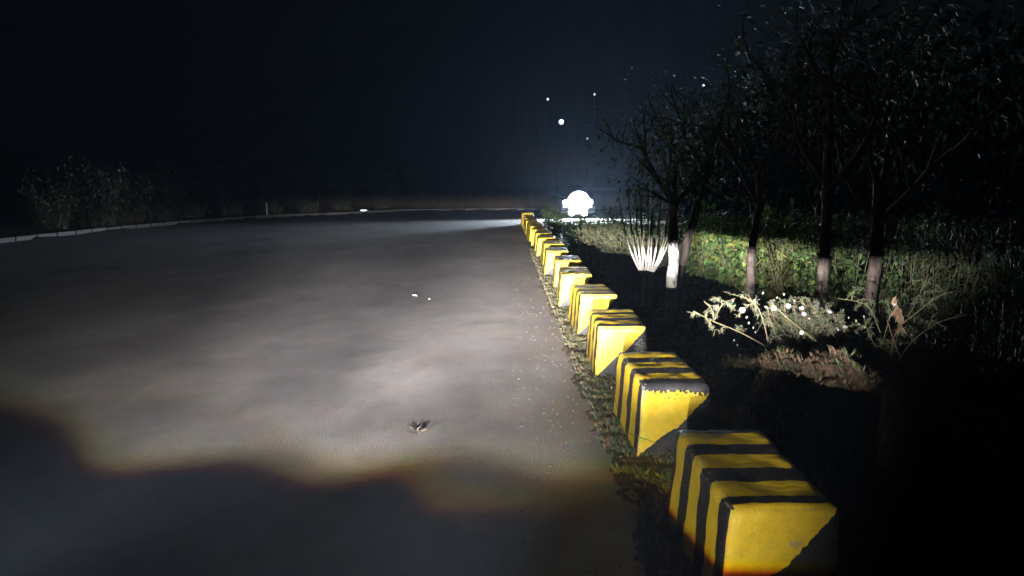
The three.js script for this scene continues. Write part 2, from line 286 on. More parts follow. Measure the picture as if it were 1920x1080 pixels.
// the car whose lamps light the road; it stands just left of and behind the viewer
{
  const car = makeCar('parked_car', 'dark car standing on the road with its low beams on', [-1.0, 0, -0.12], 0.012, carPaint);
  const d = 0.15;                                            // lamp filament to the edge of the beam shield
  for (const side of [-1, 1]) {
    const h = new THREE.Group(); h.name = 'headlamp'; h.position.set(side * 0.68, 0.78, 0.20); car.add(h);
    // beam shield with its slit: level upper edge, lower lip with two shallow humps
    const s = new THREE.Shape(); s.moveTo(-0.17, -0.075); s.lineTo(0.17, -0.075); s.lineTo(0.17, 0.075); s.lineTo(-0.17, 0.075); s.closePath();
    const hole = new THREE.Path(), top = -0.003 * d, lip = u => d * (-0.163 - 0.015 * Math.exp(-(((Math.abs(u) - 0.16) / 0.085) ** 2)) + 0.035 * sstep(-u, 0.02, 0.40) - 0.030 * sstep(u, 0.22, 0.36));
    hole.moveTo(-0.15, top); for (let i = 0; i <= 60; i++) { const x = -0.15 + 0.3 * i / 60; hole.lineTo(x, lip(x / d)); } hole.lineTo(0.15, top); hole.closePath(); s.holes.push(hole);
    part('beam_shield', new THREE.ExtrudeGeometry(s, { depth: 0.001, bevelEnabled: false }).translate(0, 0, -d), shieldMat, h);
    const b = (w, hh, l, x, y, z) => new THREE.BoxGeometry(w, hh, l).translate(x, y, z);
    part('housing', [b(0.34, 0.004, 0.2, 0, 0.077, -0.045), b(0.34, 0.004, 0.2, 0, -0.077, -0.045), b(0.004, 0.154, 0.2, -0.172, 0, -0.045), b(0.004, 0.154, 0.2, 0.172, 0, -0.045), b(0.348, 0.158, 0.004, 0, 0, 0.057)], shieldMat, h);
    part('bulb', new THREE.SphereGeometry(0.012, 12, 8), std(1, 1, 1, 0.5, { emissive: 0xfff4e6, emissiveIntensity: 4 }), h);
    // the lens splits the light a little: red leaves lower than green, green lower than blue
    // a second, much weaker image (reflected inside the lens) leaves a little lower still
    for (const [y0, share] of [[0, 1], [0.0085, 0.012]]) for (const [r, g, bl, y] of [[1.0, 0, 0, 0.0012], [0, 0.93, 0, 0.0006], [0, 0, 0.88, -0.0012]]) {
      const l = new THREE.SpotLight(new THREE.Color().setRGB(r, g, bl), BEAM * share, 0, 0.58, 1, 2); l.position.set(0, y0 + y, 0); l.castShadow = true; l.shadow.radius = 0.06; h.add(l); aim(l, 0.05 - 0.1 * side, -0.10, -4, h);
    }
    // the brighter core of the beam: along the row of blocks, to the right over the low ground, and wide over the road
    for (const [share, angle, ax, ay] of [[1.25, 0.18, 0.42 - 0.12 * side, 0.12], [1.4, 0.19, 1.32 - 0.1 * side, 0.45], [0.42, 0.20, 2.0 - 0.1 * side, 0.42], [0.14, 0.30, 0.10 - 0.1 * side, 0.10], [0.40, 0.20, -0.45 - 0.1 * side, 0.24], [0.07, 0.34, -0.9, 0.16]]) {
      const l = new THREE.SpotLight(new THREE.Color().setRGB(1, 0.94, 0.92), HOT * share, 0, angle, 1, 2); l.position.set(0, 0, 0); l.castShadow = true; l.shadow.radius = 0.07; h.add(l); aim(l, ax, ay, -4, h);
    }
    // small position lamp beside the projector
    part('position_lamp', new THREE.SphereGeometry(0.012, 12, 8).translate(side * 0.11, 0.04, -0.172), std(1, 1, 1, 0.5, { emissive: 0xfff4e6, emissiveIntensity: 2 }), h);
    const sp = new THREE.PointLight(new THREE.Color().setRGB(0.95, 0.97, 1), SPILL); sp.position.set(side * 0.11, 0.04, -0.172); sp.castShadow = true; h.add(sp);
  }
}
// the oncoming car with its lamps full on
{
  const car = makeCar('oncoming_car', 'oncoming car beyond the blocks with a cluster of glaring bluish white lamps', [3.33, 0, -39], Math.PI + 0.085, carPaint);
  const lampMat = std(1, 1, 1, 0.4, { emissive: new THREE.Color().setRGB(0.86, 0.93, 1), emissiveIntensity: 40 });
  const lensGeo = new THREE.SphereGeometry(1, 24, 12, 0, Math.PI * 2, 0, Math.PI / 2).scale(1, 0.3, 1).rotateX(-Math.PI / 2);
  const bowlGeo = new THREE.LatheGeometry([[0.25, 0.6], [0.75, 0.36], [1.03, 0.0], [1.06, -0.12]].map(q => new THREE.Vector2(...q)), 28).rotateX(Math.PI / 2);
  for (const [x, y, r, n, share] of [[-0.58, 0.82, 0.17, 'headlamp', 0.2], [0.58, 0.80, 0.17, 'headlamp', 0.2], [-0.30, 0.28, 0.16, 'fog_lamp', 0.05], [0.34, 0.30, 0.16, 'fog_lamp', 0.05], [0, 0.80, 0.54, 'search_lamp', 0.5]]) {
    const h = new THREE.Group(); h.name = n; h.position.set(x, y, n === 'headlamp' ? 0.20 : 0.0); car.add(h);
    part('lamp_bowl', bowlGeo, alloy, h).scale.setScalar(r); part('lamp_lens', lensGeo, lampMat, h).scale.setScalar(r);
    if (!share) continue;
    const l = new THREE.SpotLight(new THREE.Color().setRGB(0.72, 0.86, 1), ONCOMING * share, 0, 1.5, 0.5, 2); l.position.set(0, 0, -0.3 * r - 0.03); l.castShadow = true; l.shadow.radius = 50 * r; h.add(l); aim(l, 0, 0, -8, h);
  }
}
// ------------------------------------------------------------------ trees on the low ground right of the blocks
const bark = (dark, washTop, seed) => (w, t, q) => {
  const g = 0.75 + 0.5 * n3(w.x * 9 + seed, w.y * 3, w.z * 9) + 0.2 * n3(w.x * 40, w.y * 14, w.z * 40 + seed);
  const k = washTop > -9 && w.y < washTop + 0.05 * n3(w.x * 12, w.y * 5, w.z * 12 + seed) ? (n3(w.x * 22, w.y * 9, w.z * 22 + seed) > 0.35 ? 0.2 : 0.9) : 0, c = dark ? [0.05, 0.04, 0.033] : [0.085, 0.068, 0.055];
  return [0, 1, 2].map(i => lerp(c[i] * g, [0.46, 0.44, 0.41][i] * (0.85 + 0.18 * g), k));
};
function limb(R, p, d, len, r, out, tips, depth, col) {
  const pts = [p.clone()], n = 4; let q = p.clone(), e = d.clone().normalize();
  for (let i = 0; i < n; i++) { e.add(rdir(R).multiplyScalar(0.22)).add(V(0, 0.05, 0)).normalize(); q = q.clone().addScaledVector(e, len / n); pts.push(q); }
  out.push(tube(pts, [r, r * 0.45], 6, 8, col));
  if (depth > 0) for (let k = 0; k < 3; k++) limb(R, pts[2 + (k % 3)], e.clone().add(rdir(R, 0.25).multiplyScalar(0.85)), len * 0.62, r * 0.5, out, tips, depth - 1, col);
  else tips.push(...pts.slice(1));
}
function makeTree(o) {
  const R = rng(o.seed), base = V(o.x, groundH(o.x, o.z), o.z), t = thing('roadside_tree', o.label, 'tree', [base.x, base.y, base.z], 0, 'trees right of the striped blocks');
  const wash = o.wash ? o.wash - 0 : -99, col = bark(o.dark, wash, o.seed), pts = [V(0, -0.15, 0)], H = o.h * 0.47, n = 6;
  for (let i = 1; i <= n; i++) pts.push(V(o.lean * i / n * H + (R() - 0.5) * 0.06, H * i / n, (R() - 0.5) * 0.06));
  const trunk = tube(pts, [[0, o.r * 1.25], [0.12, o.r], [1, o.r * 0.62]], 14, 44, col), p = trunk.attributes.position;
  for (let i = 0; i < p.count; i++) { const k = 1 + 0.09 * n3(p.getX(i) * 6 + o.seed, p.getY(i) * 4, p.getZ(i) * 6); const c = o.lean * p.getY(i); p.setX(i, c + (p.getX(i) - c) * k); p.setZ(i, p.getZ(i) * k); }
  trunk.computeVertexNormals(); part('trunk', trunk, barkMat, t);
  const limbs = [], tips = [], top = pts[n];
  for (let k = 0; k < 4; k++) limb(R, pts[n - (k % 2)].clone().add(V(0, -0.05 * k, 0)), V(Math.cos(k * 1.7 + o.seed), 1.3, Math.sin(k * 1.7 + o.seed)), o.h * 0.24, o.r * 0.5, limbs, tips, 2, bark(o.dark, -99, o.seed));
  part('limbs', limbs, barkMat, t);
  const L = new Leaves();
  for (const q of tips) for (let k = 0; k < o.leaves; k++) {
    const s = rdir(R).multiplyScalar(0.10 + 0.5 * R()), g = 0.7 + 0.6 * R();
    L.add(q.clone().add(s), s.clone().add(V(0, -0.1, 0)), V(R() - 0.5, 1, R() - 0.5).normalize(), 0.07 + 0.05 * R(), 0.03 + 0.02 * R(), [0.055 * g, 0.085 * g, 0.025 * g]);
  }
  part('crown', L.geo(), leafMat, t);
  return t;
}
makeTree({ seed: 3, x: 2.43, z: -11.7, h: 3.9, r: 0.095, lean: 0.01, wash: 1.2, leaves: 5, label: 'tree with a white limewashed trunk standing nearest the row of blocks' });
makeTree({ seed: 8, x: 3.64, z: -9.0, h: 5.4, r: 0.075, lean: 0.0, wash: 0.7, leaves: 4, label: 'slim tree with spotted whitewashed trunk rising behind the white flowers' });
makeTree({ seed: 14, x: 3.24, z: -10.5, h: 4.8, r: 0.066, lean: 0.035, leaves: 4, label: 'bare grey brown trunk in front of the brightest green shrubs' });
makeTree({ seed: 21, x: 4.33, z: -9.25, h: 4.5, r: 0.088, lean: 0.015, leaves: 4, label: 'pale patchy trunk at the dim right end of the shrubs' });
makeTree({ seed: 29, x: 3.05, z: -14.5, h: 5.0, r: 0.10, lean: 0.24, dark: 1, leaves: 4, label: 'dark leaning trunk just behind the limewashed tree' });

// white limewashed shrub: several bare stems fanning out from two stubby trunks
{
  const x = 2.28, z = -13.0, y = groundH(x, z), R = rng(44), t = thing('limewashed_shrub', 'shrub of white painted stems fanning up beside the limewashed tree', 'shrub', [x, y, z]);
  const white = (w) => { const g = 0.9 + 0.2 * n3(w.x * 30, w.y * 10, w.z * 30), k = w.y < 0.98 ? 1 : 0; return [lerp(0.10, 0.5, k) * g, lerp(0.09, 0.48, k) * g, lerp(0.06, 0.44, k) * g]; };
  for (const [bx, n, a0, a1] of [[-0.045, 5, -0.5, 0.1], [0.04, 7, -0.2, 0.62]]) {
    const b = V(bx, 0, bx * 0.5), j = V(bx * 1.1, 0.52, bx * 0.5);
    part('trunk', tube([b.clone().setY(-0.1), V(bx * 1.25, 0.25, bx * 0.5), j], [0.042, 0.034], 9, 12, white), barkMat, t);
    for (let i = 0; i < n; i++) {
      const a = lerp(a0, a1, n > 1 ? i / (n - 1) : 0.5) + (R() - 0.5) * 0.06, l = 1.25 + 0.5 * R(), zz = (R() - 0.5) * 0.4;
      part('stem', tube([j, j.clone().add(V(Math.sin(a) * 0.3, 0.26, zz * 0.25)), j.clone().add(V(Math.sin(a) * 0.62, 0.68, zz * 0.6)), j.clone().add(V(Math.sin(a) * 0.9, l, zz))], [0.021, 0.009], 6, 16, white), stemMat, t);
    }
  }
  const L = new Leaves(); for (let k = 0; k < 500; k++) { const a = -0.34 + R() * 1.0, h = 1.1 + R() * 1.1, p = V(Math.sin(a) * h * 0.6, 0.52 + h * 0.9, (R() - 0.5) * 0.7), g = 0.8 + 0.4 * R(); L.add(p, rdir(R), V(0, 1, 0.2), 0.09, 0.035, [0.07 * g, 0.10 * g, 0.03 * g]); }
  part('foliage', L.geo(), leafMat, t);
}

// the shrubs behind the trees, each its own plant
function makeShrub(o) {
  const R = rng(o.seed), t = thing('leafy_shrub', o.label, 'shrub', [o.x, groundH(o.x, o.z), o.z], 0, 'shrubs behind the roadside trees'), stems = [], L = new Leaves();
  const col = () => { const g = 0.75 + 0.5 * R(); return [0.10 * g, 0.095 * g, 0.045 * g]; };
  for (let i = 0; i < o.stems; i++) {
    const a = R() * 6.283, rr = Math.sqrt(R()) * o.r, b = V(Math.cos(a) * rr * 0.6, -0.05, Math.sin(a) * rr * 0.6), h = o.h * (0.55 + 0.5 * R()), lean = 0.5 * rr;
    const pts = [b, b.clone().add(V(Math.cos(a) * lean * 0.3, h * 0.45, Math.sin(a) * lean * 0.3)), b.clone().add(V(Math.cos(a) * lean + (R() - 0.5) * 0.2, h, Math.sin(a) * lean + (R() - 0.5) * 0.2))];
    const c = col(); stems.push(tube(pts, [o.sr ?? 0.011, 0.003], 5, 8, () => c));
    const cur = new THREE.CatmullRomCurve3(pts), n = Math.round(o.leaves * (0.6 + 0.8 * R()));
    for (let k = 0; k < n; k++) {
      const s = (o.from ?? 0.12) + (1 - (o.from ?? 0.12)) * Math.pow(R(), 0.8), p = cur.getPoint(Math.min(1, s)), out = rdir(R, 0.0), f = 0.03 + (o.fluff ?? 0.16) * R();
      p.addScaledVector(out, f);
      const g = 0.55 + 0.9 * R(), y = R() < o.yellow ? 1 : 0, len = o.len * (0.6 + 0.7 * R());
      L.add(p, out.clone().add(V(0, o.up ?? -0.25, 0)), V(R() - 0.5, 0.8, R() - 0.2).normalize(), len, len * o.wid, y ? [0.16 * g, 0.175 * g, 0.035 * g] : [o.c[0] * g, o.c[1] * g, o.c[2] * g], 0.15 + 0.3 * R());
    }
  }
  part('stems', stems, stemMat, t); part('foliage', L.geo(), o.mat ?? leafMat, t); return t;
}
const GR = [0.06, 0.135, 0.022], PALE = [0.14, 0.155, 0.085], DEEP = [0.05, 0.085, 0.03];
const shrubs = [
  [2.35, -16.8, 0.5, 1.55, 30, 26, 0.16, 0.10, PALE, 0.2, 'pale grassy bush left of the white stemmed shrub', { up: 0.9, fluff: 0.05 }],
  [2.0, -17.8, 0.5, 1.5, 28, 26, 0.16, 0.10, PALE, 0.2, 'pale grassy bush farthest along, close to the glare', { up: 0.9, fluff: 0.05 }],
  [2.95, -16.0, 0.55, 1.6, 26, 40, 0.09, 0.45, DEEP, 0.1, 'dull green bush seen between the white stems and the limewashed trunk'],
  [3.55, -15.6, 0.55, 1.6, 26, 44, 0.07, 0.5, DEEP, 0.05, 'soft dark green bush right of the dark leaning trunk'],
  [3.75, -14.6, 0.5, 1.75, 26, 44, 0.14, 0.5, GR, 0.25, 'bright leafy bush, leftmost of the strongly lit shrubs'],
  [4.05, -13.7, 0.5, 1.85, 28, 44, 0.15, 0.5, GR, 0.3, 'tall bright bush with yellowish leaves left of the grey brown trunk'],
  [4.2, -12.8, 0.5, 1.8, 28, 42, 0.14, 0.5, GR, 0.35, 'yellow green bush right behind the grey brown trunk'],
  [4.45, -12.2, 0.5, 1.8, 34, 30, 0.15, 0.16, [0.11, 0.13, 0.035], 0.4, 'bush of upright canes and narrow leaves right of the grey brown trunk', { from: 0.3, sr: 0.012 }],
  [4.5, -11.2, 0.5, 1.75, 28, 46, 0.09, 0.5, GR, 0.15, 'green bush left of the spotted whitewashed trunk'],
  [4.7, -10.5, 0.5, 1.7, 26, 46, 0.09, 0.5, GR, 0.1, 'green bush between the spotted trunk and the patchy trunk'],
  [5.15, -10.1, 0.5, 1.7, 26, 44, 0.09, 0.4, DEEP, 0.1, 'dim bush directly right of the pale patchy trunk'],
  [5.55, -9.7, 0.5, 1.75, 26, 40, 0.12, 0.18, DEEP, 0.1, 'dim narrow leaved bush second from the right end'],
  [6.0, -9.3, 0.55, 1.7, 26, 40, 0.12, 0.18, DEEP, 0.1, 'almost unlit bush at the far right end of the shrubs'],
  [1.75, -20.5, 0.4, 0.6, 24, 30, 0.10, 0.35, DEEP, 0.1, 'low dark bush beyond the pale grassy bushes'],
  [2.2, -24.0, 0.5, 0.7, 26, 30, 0.10, 0.35, DEEP, 0.1, 'low dark bush halfway to the oncoming car'],
  [1.5, -27.0, 0.4, 0.7, 26, 30, 0.10, 0.35, DEEP, 0.1, 'low dark bush hugging the far end of the block row'],
  [2.7, -29.5, 0.6, 1.05, 28, 30, 0.10, 0.35, DEEP, 0.1, 'low dark bush in front of the oncoming car'],
  [1.6, -32.0, 0.5, 1.0, 26, 30, 0.10, 0.35, DEEP, 0.1, 'low dark bush right of the last striped block'],
  [4.1, -32.3, 0.6, 1.0, 28, 30, 0.10, 0.35, DEEP, 0.1, 'low dark bush just right of the car glare'],
  [2.5, -32.4, 0.5, 1.0, 28, 34, 0.10, 0.35, DEEP, 0.1, 'low dark bush at the bend, directly below the car glare'],
  [3.3, -32.6, 0.5, 1.0, 28, 34, 0.10, 0.35, DEEP, 0.1, 'low dark bush at the bend, below the right side of the glare'],
  [5.0, -32.0, 0.6, 1.0, 28, 34, 0.10, 0.35, DEEP, 0.1, 'low dark bush at the bend, left of the limewashed trunk'],
  [6.2, -31.5, 0.7, 1.05, 28, 34, 0.10, 0.35, DEEP, 0.1, 'low dark bush at the bend, right of the limewashed trunk'],
  [3.3, -25.5, 0.6, 1.0, 28, 30, 0.10, 0.35, DEEP, 0.1, 'low dark bush seen left of the white stemmed shrub'],
  [2.9, -20.8, 0.6, 0.8, 28, 30, 0.10, 0.35, DEEP, 0.1, 'low dark bush behind the white stemmed shrub'],
];
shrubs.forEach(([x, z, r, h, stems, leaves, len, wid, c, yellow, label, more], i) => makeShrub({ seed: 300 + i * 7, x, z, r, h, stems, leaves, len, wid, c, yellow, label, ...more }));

const beltLeaf = new THREE.MeshPhysicalMaterial({ vertexColors: true, roughness: 1, specularIntensity: 0.2 });   // thick matte evergreen leaves
// a dark belt of trees standing behind the shrubs
[[6.1, -23.5, 4.4, 'dark tree of the belt behind, nearest to the car glare'], [7.6, -22.5, 5.6, 'second dark tree of the belt behind, from the car glare'], [9.0, -21.8, 6.4, 'third dark tree of the belt behind, from the car glare'], [10.4, -21.0, 6.8, 'fourth dark tree of the belt behind, from the car glare'], [11.8, -20.4, 6.6, 'fifth dark tree of the belt behind, from the car glare'], [13.3, -19.6, 6.9, 'dark tree of the belt behind, at the right edge of the view']].forEach(([x, z, h, label], i) => {
  const o = makeShrub({ seed: 900 + i * 3, x, z, r: 1.1, h, stems: 34, leaves: 70, len: 0.30, wid: 0.5, c: [0.022, 0.034, 0.014], yellow: 0, label, fluff: 0.75, sr: 0.03, mat: beltLeaf }); o.name = o.name.replace('leafy_shrub', 'belt_tree'); o.userData.category = 'tree'; o.userData.group = 'dark belt of trees';
});
// ------------------------------------------------------------------ flowering weeds on the mound
const petalMat = std(0.72, 0.72, 0.74, 0.7, { transmission: 0.3, thickness: 0, side: THREE.DoubleSide }), eyeMat = std(0.5, 0.33, 0.03, 0.8), budMat = std(0.30, 0.31, 0.22, 0.8);
const petalGeo = (() => {   // eight broad notched petals, cupped
  const g = []; for (let k = 0; k < 8; k++) { const L = new Leaves(), a = k / 8 * 6.283; L.add(V(0, 0, 0), V(Math.cos(a), 0.28, Math.sin(a)), V(0, 1, 0), 0.030, 0.020, [1, 1, 1], 0.1); g.push(L.geo()); } const m = mergeGeometries(g); m.deleteAttribute('color'); return m;
})();
const eyeGeo = new THREE.SphereGeometry(0.0065, 8, 6).scale(1, 0.6, 1), budGeo = new THREE.LatheGeometry([[0, -0.012], [0.007, -0.006], [0.0085, 0.002], [0.005, 0.010], [0, 0.013]].map(q => new THREE.Vector2(...q)), 7);
function weed(name, label, category, root, stems, o = {}) {
  const t = thing(name, label, category, [root[0], groundH(root[0], root[2]), root[2]], 0, o.group), B = t.position, R = rng(o.seed ?? 5), gs = [], L = new Leaves(), loc = p => V(p[0] - B.x, p[1] - B.y, p[2] - B.z);
  const c = o.stem ?? [0.16, 0.135, 0.07];
  stems.forEach(({ p, r = 0.0055, leaf = 12, r1 = 0.003 }) => {
    const pts = p.map(loc); gs.push(tube(pts, [r, r1], 5, pts.length * 4, () => c.map(v => v * (0.85 + 0.3 * R()))));
    const cur = new THREE.CatmullRomCurve3(pts);
    for (let k = 0; k < leaf; k++) {   // side twigs that end in feathery thread leaves
      const s = 0.25 + 0.75 * R(), q = cur.getPoint(s), d = rdir(R, 0.15), l = (o.twig ?? 0.16) * (0.35 + R()), e = q.clone().addScaledVector(d, l).add(V(0, -0.25 * l, 0)), f = q.clone().lerp(e, 0.5).add(V(0, 0.12 * l, 0));
      gs.push(tube([q, f, e], [0.0028, 0.0013], 4, 4, () => c));
      const n = o.threads ?? 20; for (let i = 0; i < n; i++) { const u = 0.15 + 0.85 * R(), w = q.clone().lerp(e, u).add(V(0, 0.1 * l * Math.sin(u * 3.1), 0)), g = 0.7 + 0.6 * R(), dry = R() < (o.dry ?? 0.45); L.add(w, rdir(R, -0.1), V(R() - 0.5, 1, R() - 0.5).normalize(), 0.022 + 0.035 * R(), 0.0028 + 0.0026 * R(), dry ? [0.19 * g, 0.15 * g, 0.085 * g] : [0.085 * g, 0.14 * g, 0.06 * g], 0.3 * R()); }
    }
  });
  part('stems', gs, stemMat, t); if (L.P.length) part('leaves', L.geo(), leafMat, t);
  for (const f of o.flowers ?? []) { const m = part('flower', petalGeo, petalMat, t), q = loc(f); m.position.copy(q); m.rotation.set(0.5 + 0.7 * R(), R() * 6, (R() - 0.5) * 1.0); m.scale.setScalar(0.75 + 0.3 * R()); part('flower_eye', eyeGeo, eyeMat, m).position.y = 0.004; }
  for (const f of o.buds ?? []) { const m = part('seed_head', budGeo, budMat, t); m.position.copy(loc(f)); m.rotation.set(R() - 0.5, R() * 6, R() - 0.5); m.scale.setScalar(0.65 + 0.4 * R()); }
  return t;
}
const FLW = 'white flowered weeds on the mound';
weed('flowering_weed', 'white flowered weed on the mound with a long shoot reaching left towards the blocks', 'weed', [2.38, -0.19, -6.6], [
  { p: [[2.38, -0.25, -6.6], [2.26, 0.1, -6.54], [2.19, 0.31, -6.48], [2.12, 0.52, -6.42], [2.01, 0.7, -6.36], [1.73, 0.8, -6.3]], leaf: 12, r: 0.008 },
  { p: [[2.32, -0.03, -6.58], [2.36, 0.09, -6.63], [2.36, 0.25, -6.67], [2.29, 0.42, -6.7], [2.24, 0.62, -6.72]], leaf: 20 },
  { p: [[2.19, 0.29, -6.49], [1.9, 0.45, -6.37], [1.63, 0.57, -6.23], [1.45, 0.67, -6.1]], leaf: 7, r: 0.007 },
  { p: [[1.65, 0.56, -6.24], [1.61, 0.67, -6.15], [1.53, 0.75, -6.1]], leaf: 3, r: 0.004 }, { p: [[1.99, 0.71, -6.34], [1.93, 0.79, -6.3], [1.86, 0.84, -6.3]], leaf: 3, r: 0.004 },
  { p: [[1.66, 0.57, -6.25], [1.72, 0.68, -6.28], [1.84, 0.74, -6.32]], leaf: 4, r: 0.004 },
], { seed: 51, group: FLW, twig: 0.15, flowers: [[1.74, 0.64, -6.5], [1.98, 0.6, -6.57], [2.21, 0.61, -6.64]], buds: [[2.04, 0.64, -6.6], [1.88, 0.69, -6.5], [1.87, 0.37, -6.4], [1.9, 0.33, -6.4], [2.08, 0.42, -6.5], [2.06, 0.46, -6.5], [2.13, 0.76, -6.5], [2.0, 0.55, -6.5], [2.02, 0.5, -6.5]] });
weed('flowering_weed', 'bushy tangle of white flowered weed in the middle of the mound', 'weed', [2.72, 0, -6.9], [
  ...[[2.3, 0.62], [2.42, 0.66], [2.52, 0.6], [2.62, 0.62], [2.72, 0.58], [2.85, 0.55], [2.5, 0.45], [2.65, 0.4], [2.38, 0.5], [2.8, 0.42], [2.95, 0.38], [2.56, 0.3]].map(([x, y], i) => ({ p: [[2.72 + (i % 3 - 1) * 0.08, -0.25, -6.92], [2.7 + (x - 2.7) * 0.4, y * 0.35, -6.85 - 0.03 * i], [x + 0.03, y * 0.8, -6.8 - 0.03 * i], [x, y, -6.78 - 0.03 * i]], leaf: 22, r: 0.005 })),
], { seed: 61, group: FLW, dry: 0.4, flowers: [[2.3, 0.59, -6.71], [2.43, 0.61, -6.72], [2.57, 0.54, -6.72], [2.57, 0.58, -6.78], [2.87, 0.53, -6.9], [3.04, 0.38, -6.95], [2.96, 0.36, -6.95], [2.55, 0.38, -6.7]], buds: [[2.32, 0.69, -6.7], [2.38, 0.72, -6.7], [2.95, 0.56, -6.8], [2.48, 0.66, -6.72], [2.62, 0.5, -6.72], [2.4, 0.52, -6.7]] });
weed('flowering_weed', 'sparse dim weed with tiny pale seed heads right of the tangle', 'weed', [3.45, 0, -7.2], [
  { p: [[3.45, -0.4, -7.15], [3.41, 0.14, -7.1], [3.31, 0.29, -7.05], [3.23, 0.46, -7.0]], leaf: 10, r: 0.004 }, { p: [[3.45, -0.4, -7.15], [3.5, 0.1, -7.2], [3.55, 0.35, -7.2], [3.6, 0.56, -7.2]], leaf: 10, r: 0.004 },
  { p: [[3.45, -0.4, -7.15], [3.25, 0.0, -7.1], [3.12, 0.25, -7.05], [3.02, 0.42, -7.0]], leaf: 14, r: 0.004 }, { p: [[3.44, 0.3, -7.1], [3.3, 0.55, -7.07], [3.19, 0.6, -7.05], [2.98, 0.64, -7.0]], leaf: 6, r: 0.004 },
], { seed: 71, group: FLW, dry: 0.15, stem: [0.15, 0.15, 0.07], flowers: [[3.6, 0.56, -7.2]], buds: [[3.01, 0.42, -7.0], [3.03, 0.44, -6.98], [3.09, 0.46, -7.0], [3.16, 0.43, -7.0], [3.19, 0.4, -7.0], [3.73, 0.28, -7.1], [3.24, 0.37, -7.0], [3.23, 0.47, -7.0]] });
weed('bare_cane', 'long pale fallen cane slanting down the right side of the mound', 'dry cane', [3.35, -0.3, -6.7], [{ p: [[3.36, -0.34, -6.7], [3.14, -0.07, -6.74], [2.98, 0.13, -6.78], [2.69, 0.3, -6.72], [2.45, 0.48, -6.66], [2.26, 0.64, -6.62]], leaf: 0, r: 0.0075, r1: 0.004 }], { seed: 81, stem: [0.24, 0.19, 0.10] });
weed('bare_cane', 'thin arched dry cane sagging across the front of the mound', 'dry cane', [3.12, -0.2, -6.6], [{ p: [[3.13, -0.16, -6.62], [2.81, -0.04, -6.42], [2.56, 0.03, -6.35], [2.33, 0.13, -6.28], [2.06, 0.21, -6.2]], leaf: 2, r: 0.006 }], { seed: 82, stem: [0.28, 0.22, 0.12] });
weed('bare_cane', 'short forked dry cane beside the long slanting one', 'dry cane', [3.45, -0.35, -6.75], [{ p: [[3.5, -0.35, -6.75], [3.33, -0.09, -6.75], [3.11, 0.1, -6.8], [2.98, 0.22, -6.85]], leaf: 1, r: 0.0055 }, { p: [[3.11, 0.1, -6.8], [3.02, 0.16, -6.84], [2.9, 0.34, -6.9]], leaf: 2, r: 0.004 }], { seed: 83, stem: [0.26, 0.20, 0.10] });
weed('tall_weed', 'arching weed stems bending right below the patchy trunk', 'weed', [3.6, -0.4, -7.2], [
  { p: [[3.62, -0.45, -7.2], [3.68, 0.0, -7.2], [3.75, 0.14, -7.2], [3.86, 0.26, -7.2], [4.03, 0.38, -7.2], [4.3, 0.46, -7.2]], leaf: 8, r: 0.006 }, { p: [[3.62, -0.45, -7.2], [3.6, 0.1, -7.2], [3.65, 0.31, -7.2], [3.86, 0.48, -7.25], [4.06, 0.61, -7.3], [4.2, 0.66, -7.3]], leaf: 10, r: 0.006 }, { p: [[3.62, -0.45, -7.25], [3.75, 0.2, -7.4], [3.95, 0.5, -7.5], [4.12, 0.8, -7.6]], leaf: 12, r: 0.005 },
], { seed: 84, dry: 0.2, stem: [0.16, 0.16, 0.07] });
{ // withered weed with big curled dead leaves
  const t = weed('withered_weed', 'withered weed with curled brown dead leaves on a reddish stem', 'weed', [3.72, -0.5, -6.9], [{ p: [[3.73, -0.5, -6.9], [3.68, -0.21, -6.95], [3.62, 0.02, -7.0], [3.55, 0.22, -7.05], [3.49, 0.43, -7.1]], leaf: 0, r: 0.007 }], { seed: 91, stem: [0.20, 0.10, 0.06] });
  const R = rng(92); for (let k = 0; k < 20; k++) { const L = new Leaves(), s = 0.45 + 0.55 * R(), y = lerp(-0.1, 0.48, s) + 0.5; L.add(V(3.60 - s * 0.12 - 3.72 + 0.05, y + 0.0, -0.12 - 0.05 * R()), V(R() - 0.5, -0.7, R() - 0.3), V(R() - 0.5, 0.3, 1), 0.06 + 0.05 * R(), 0.028 + 0.02 * R(), [0.19 + 0.05 * R(), 0.14, 0.08], 0.4 * R()); part('dead_leaf', L.geo(), leafMat, t); }
}
// low herbs at the foot of the weeds and dry litter over the mound
function ground_cover(name, label, n, pick, make) {
  const g = make(), m = new THREE.InstancedMesh(g.geo, g.mat, n), M = new THREE.Matrix4(), q = new THREE.Quaternion(), e = new THREE.Euler(), col = new THREE.Color(); let k = 0, guard = 0;
  while (k < n && guard++ < n * 20) { const o = pick(k); if (!o) continue; e.set(o.tx ?? 0, o.r, o.tz ?? 0); q.setFromEuler(e); M.compose(V(o.x, o.y, o.z), q, V(o.s * (o.sx ?? 1), o.s * (o.sy ?? 1), o.s)); m.setMatrixAt(k, M); m.setColorAt(k, col.setRGB(...o.c)); k++; }
  m.count = k; m.name = numbered(name); m.castShadow = m.receiveShadow = true; scene.add(m); return tag(m, label, null, null, 'stuff');
}
const bladeGeo = (() => { const g = []; const R = rng(9); for (let k = 0; k < 7; k++) { const L = new Leaves(), a = R() * 6.28; L.add(V(Math.cos(a) * 0.012, 0, Math.sin(a) * 0.012), V(Math.cos(a) * (0.2 + R() * 0.7), 1, Math.sin(a) * (0.2 + R() * 0.7)), V(Math.cos(a + 1.6), 0.1, Math.sin(a + 1.6)), 0.045 + 0.035 * R(), 0.004, [1, 1, 1], 0.25); g.push(L.geo()); } const m = mergeGeometries(g); m.deleteAttribute('color'); return m; })();
